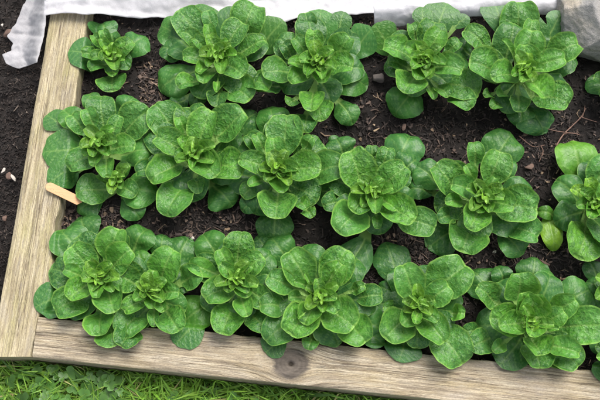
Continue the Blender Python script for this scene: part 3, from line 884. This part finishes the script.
def zmain(px, py, u, f):
    onb = 1 - smooth(85, 120, np.float64(px))
    z = .040 + (BT + .024 - .040) * float(onb)
    return z - .018 * f ** 3 * (1 - float(onb)) + .012 * math.sin(f * 5.0 + px * .004)
sheet('cover_sheet', [(0, 44, -52), (1, 590, -60)],
      [(0, 44, 16), (.09, 92, 15.5), (.2, 152, 18.5), (.31, 214, 18), (.40, 262, 17), (.425, 277, 25.5), (.47, 302, 18), (.56, 350, 14), (.62, 384, 11), (1, 590, 4)], zmain, 46, 320, fl, 3.0)
sheet('folded_hem', [(0, 373, 9), (.5, 452, 4), (1, 566, -3)], [(0, 374, 26), (.1, 388, 25), (.45, 450, 18.5), (.8, 515, 17.5), (1, 552, 14.5)],
      lambda px, py, u, f: .046 - .022 * f ** 2, 24, 190, fl, 9.0, .8)
# loose corner that hangs over the outside of the left board
def ztail(px, py, u, f):
    return BT + .012 - (.055) * float(smooth(.05, .55, np.float64(f)))
# tail runs from the board (right) to the soil on the left: u goes up-down, f goes from board to soil
sheet('loose_corner', [(0, 56, -50), (.5, 50, -10), (.72, 47, 14), (.9, 43, 44), (1, 38, 63)], [(0, 34, -50), (.25, 30, -8), (.45, 21, 12), (.62, 8, 38), (.70, 13, 43), (.78, 12, 51), (.84, 4, 57), (.92, 8, 66), (1, 21, 70)],
      ztail, 60, 150, fl, 5.0, 1.0, M_thin)

# ------------------------------------------------------------------ stone
sp0 = at(606, 18, .05)
import bmesh
bm = bmesh.new()
bmesh.ops.create_icosphere(bm, subdivisions=6, radius=1.0)
rs = random.Random(4)
planes = [(Vector((-.85, -.25, .45)), .78), (Vector((-.55, .5, .6)), .84), (Vector((.15, -.35, .92)), .72), (Vector((.7, .1, .7)), .80), (Vector((-.25, -.95, .1)), .74), (Vector((.5, -.8, .3)), .80),
          (Vector((0, .9, .4)), .85), (Vector((-1, .2, 0)), .82), (Vector((1, -.2, 0)), .85), (Vector((0, 0, -1)), .6), (Vector((-.5, -.75, -.3)), .82)]
for v in bm.verts:
    d = v.co.normalized()
    rr = 1.0
    for n_, h_ in planes:
        q = d.dot(n_.normalized())
        if q > .05: rr = min(rr, h_ / q)
    rr += .035 * fbm(d.x * 2.2, d.y * 2.2, d.z * 2.2) + .012 * fbm(d.x * 9 + 4, d.y * 9, d.z * 9)
    v.co = Vector((d.x * rr * .108, d.y * rr * .100, d.z * rr * .075))
me = bpy.data.meshes.new('stone'); bm.to_mesh(me); bm.free()
me.polygons.foreach_set('use_smooth', np.ones(len(me.polygons), dtype=bool))
me.materials.append(M_stone)
st = bpy.data.objects.new('stone', me); COL.objects.link(st); st.location = (sp0.x, sp0.y, .045)
st.rotation_euler = (0, 0, .25)
tag(st, 'big pale grey and cream stone weighing down the fleece at the top right', 'stone')

# ------------------------------------------------------------------ wooden plant marker
a = at(46, 185, BT + .012); b = at(79, 201, .030)
ax = (b - a); Lm = ax.length; ax.normalize()
sdv = Vector((-ax.y, ax.x, 0)).normalized(); nv_ = ax.cross(sdv)
if nv_.z < 0: nv_ = -nv_
hw = .0082
pts = []
for q in range(13):
    th = math.pi / 2 + math.pi * q / 12
    pts.append((hw + hw * math.cos(th), hw * math.sin(th)))
pts += [(Lm, -hw), (Lm + .006, 0), (Lm, hw)]
V = []
for hz in (-.0009, .0007, .0009):
    ins = .94 if hz > .0008 else 1
    for (lx, ly) in pts:
        p = ax * (Lm / 2 + (lx - Lm / 2) * (1 if ins == 1 else .99)) + sdv * (ly * ins) + nv_ * hz
        V.append(tuple(p))
m_ = len(pts)
Fc = [tuple(reversed(range(m_))), tuple(range(2 * m_, 3 * m_))]
for lv in range(2):
    Fc += [(lv * m_ + q, lv * m_ + (q + 1) % m_, (lv + 1) * m_ + (q + 1) % m_, (lv + 1) * m_ + q) for q in range(m_)]
mk = mesh_obj('plant_marker', V, Fc, M_label, shade=False)
mk.location = a
tag(mk, 'pale wooden plant marker stick resting on the left board', 'plant marker')
V = []; Fc = []
rr_ = random.Random(3)
for (x0, y0) in [(.006, .002), (.011, -.004), (.0135, -.0045), (.016, -.003), (.0205, -.0045), (.023, -.005), (.027, -.0035), (.030, -.0045), (.033, -.004), (.0365, -.0045), (.039, -.004)]:
    dx, dy = rr_.uniform(-.0006, .0012), rr_.uniform(.0008, .002)
    b_ = len(V)
    for (lx, ly) in ((x0, y0), (x0 + .0005, y0), (x0 + dx + .0005, y0 + dy), (x0 + dx, y0 + dy)):
        for hz in (.0009, .00105): V.append(tuple(ax * lx + sdv * ly + nv_ * hz))
    Fc += [(b_ + 1, b_ + 3, b_ + 5, b_ + 7)] + [(b_ + 2 * q, b_ + 2 * q + 1, b_ + (2 * q + 3) % 8, b_ + (2 * q + 2) % 8) for q in range(4)]
mesh_obj('pencil_mark', V, Fc, M_pencil, mk, shade=False)

# ------------------------------------------------------------------ twigs, pebbles, chips
def tube(name, paths, mat, label, cat, group=None):
    V = []; Fc = []; ns = 6
    o0 = None
    for pts, r0, r1 in paths:
        P = catmull([list(p) for p in pts], [5] * (len(pts) - 1)); n = len(P)
        if o0 is None: o0 = P[0].copy()
        T = np.gradient(P, axis=0)
        b = len(V)
        for i in range(n):
            t = Vector(T[i]).normalized(); s1 = t.cross(Vector((0, 0, 1))).normalized(); s2 = s1.cross(t)
            rad = r0 + (r1 - r0) * i / (n - 1); rad *= 1 + .2 * math.sin(i * 2.3)
            for q in range(ns):
                a_ = q / ns * 6.2832
                V.append(tuple(Vector(P[i] - o0) + s1 * (rad * math.cos(a_)) + s2 * (rad * math.sin(a_))))
        for i in range(n - 1):
            for q in range(ns): Fc.append((b + i * ns + q, b + i * ns + (q + 1) % ns, b + (i + 1) * ns + (q + 1) % ns, b + (i + 1) * ns + q))
        Fc.append(tuple(b + q for q in reversed(range(ns)))); Fc.append(tuple(b + (n - 1) * ns + q for q in range(ns)))
    o = mesh_obj(name, V, Fc, mat); o.location = o0
    return tag(o, label, cat, group)
def pz(px, py, z=.006):
    p = at(px, py, z); return (p.x, p.y, max(z, float(soil_h(p.x, p.y)) + .004))
tube('twig', [([pz(556, 146), pz(563, 135), pz(572, 126), pz(581, 117, .010), pz(586, 108, .008)], .0016, .0008), ([pz(581, 117, .010), pz(590, 120), pz(597, 122)], .0010, .0007),
              ([pz(564, 134), pz(572, 133), pz(580, 135)], .0011, .0006), ([pz(582, 118, .010), pz(584, 112, .012), pz(585, 105)], .0008, .0004)],
     M_twig, 'thin forked brown twig on bare soil left of the yellowish plant', 'twig', 'twigs on the soil')
tube('twig', [([pz(514, 121), pz(524, 124), pz(540, 128), pz(556, 131, .010), pz(578, 134)], .0012, .0008), ([pz(519, 136), pz(527, 144), pz(534, 147), pz(545, 145)], .0011, .0006)],
     M_twig, 'long straight pale twig under the tall rosette by the stone', 'twig', 'twigs on the soil')
tube('twig', [([pz(541, 146), pz(543, 152), pz(539, 162)], .001, .0006)], M_twig, 'short curved twig piece right of the tall upright leaf', 'twig', 'twigs on the soil')

def lump(name, px, py, z, size, flat, mat, label, cat, group=None, seed=0, stretch=1.0, ang=0.0):
    bm = bmesh.new(); bmesh.ops.create_icosphere(bm, subdivisions=3, radius=1.0)
    rs = random.Random(seed)
    cuts = [(Vector((rs.gauss(0, 1), rs.gauss(0, 1), rs.gauss(0, 1))).normalized(), rs.uniform(.6, .85)) for _ in range(9)]
    off = Vector((rs.uniform(0, 50), rs.uniform(0, 50), rs.uniform(0, 50)))
    for v in bm.verts:
        d = v.co.normalized()
        q = 1.15 + .25 * mn.noise(d * 1.1 + off)
        for n_, h_ in cuts:
            c_ = d.dot(n_)
            if c_ > .05: q = min(q, h_ / c_)
        q *= 1 + .10 * mn.noise(d * 4 + off)
        x, y_, zz = d.x * q * size * stretch, d.y * q * size, d.z * q * size * flat
        v.co = Vector((x * math.cos(ang) - y_ * math.sin(ang), x * math.sin(ang) + y_ * math.cos(ang), zz))
    me = bpy.data.meshes.new(name); bm.to_mesh(me); bm.free()
    me.polygons.foreach_set('use_smooth', np.ones(len(me.polygons), dtype=bool)); me.materials.append(mat)
    o = bpy.data.objects.new(name, me); COL.objects.link(o)
    o.location = at(px, py, z)
    return tag(o, label, cat, group)
lump('pebble', 379, 78, .008, .0115, .7, M_pebble, 'angular grey pebble on the soil left of the neat round rosette', 'pebble', seed=3)
BZ = GZ + .034
lump('wood_chip', 9, 176, BZ, .0060, .35, M_bark, 'reddish brown wood chip on the black soil left of the bed', 'wood chip', 'wood chips on the border soil', 5, 1.6, -1.0)
lump('wood_chip', 13.5, 178, BZ + .003, .0034, .4, M_white, 'pale split wood chip leaning beside the reddish one', 'wood chip', 'wood chips on the border soil', 6, 2.6, -1.0)
lump('wood_chip', 3.5, 170, BZ, .0032, .35, M_white, 'white curled wood chip just above the reddish one', 'wood chip', 'wood chips on the border soil', 7, 2.0, 1.1)
lump('pebble', 8, 33, BZ, .010, .6, M_bark, 'tan pebble touching the loose fleece corner', 'pebble', 'pebbles on the border soil', 9)
lump('pebble', 5, 218, BZ, .0055, .6, M_bark, 'small brown pebble on the border soil far below the wood chips', 'pebble', 'pebbles on the border soil', 10)
lump('pebble', 2, 25, BZ, .0035, .6, M_white, 'small pale pebble at the left picture edge above the fleece corner', 'pebble', 'pebbles on the border soil', 11)
lump('soil_flake', 192.5, 238, .006, .0036, .5, M_white, 'tiny white flake on the soil above the smooth pale leaf', 'flake', 'white flakes', 12)
lump('soil_flake', 494.5, 252, .006, .0028, .4, M_white, 'small whitish flake on the soil in front of the rosette with an upright leaf', 'flake', 'white flakes', 13, 1.6, .3)
lump('wood_chip', 106, 221, .006, .006, .4, M_bark, 'brown bark chip below the marker rosette', 'wood chip', 'wood chips in the bed', 14, 1.3, .9)
lump('wood_chip', 530, 167, .006, .006, .4, M_bark, 'reddish bark chip on bare soil right of the upright leaf', 'wood chip', 'wood chips in the bed', 15, 1.5, .3)
lump('wood_chip', 545, 263, .006, .0035, .35, M_bark, 'long brown sliver on the soil below the yellowing leaf', 'wood chip', 'wood chips in the bed', 16, 3.0, -.5)
lump('wood_chip', 404, 127, .006, .0036, .4, M_bark, 'narrow reddish chip under the neat round rosette', 'wood chip', 'wood chips in the bed', 17, 2.2, 1.3)
lump('wood_chip', 376, 130, .006, .0022, .4, M_straw, 'pale straw chip in the middle of the open wood chip patch', 'wood chip', 'wood chips in the bed', 18, 3.0, .5)
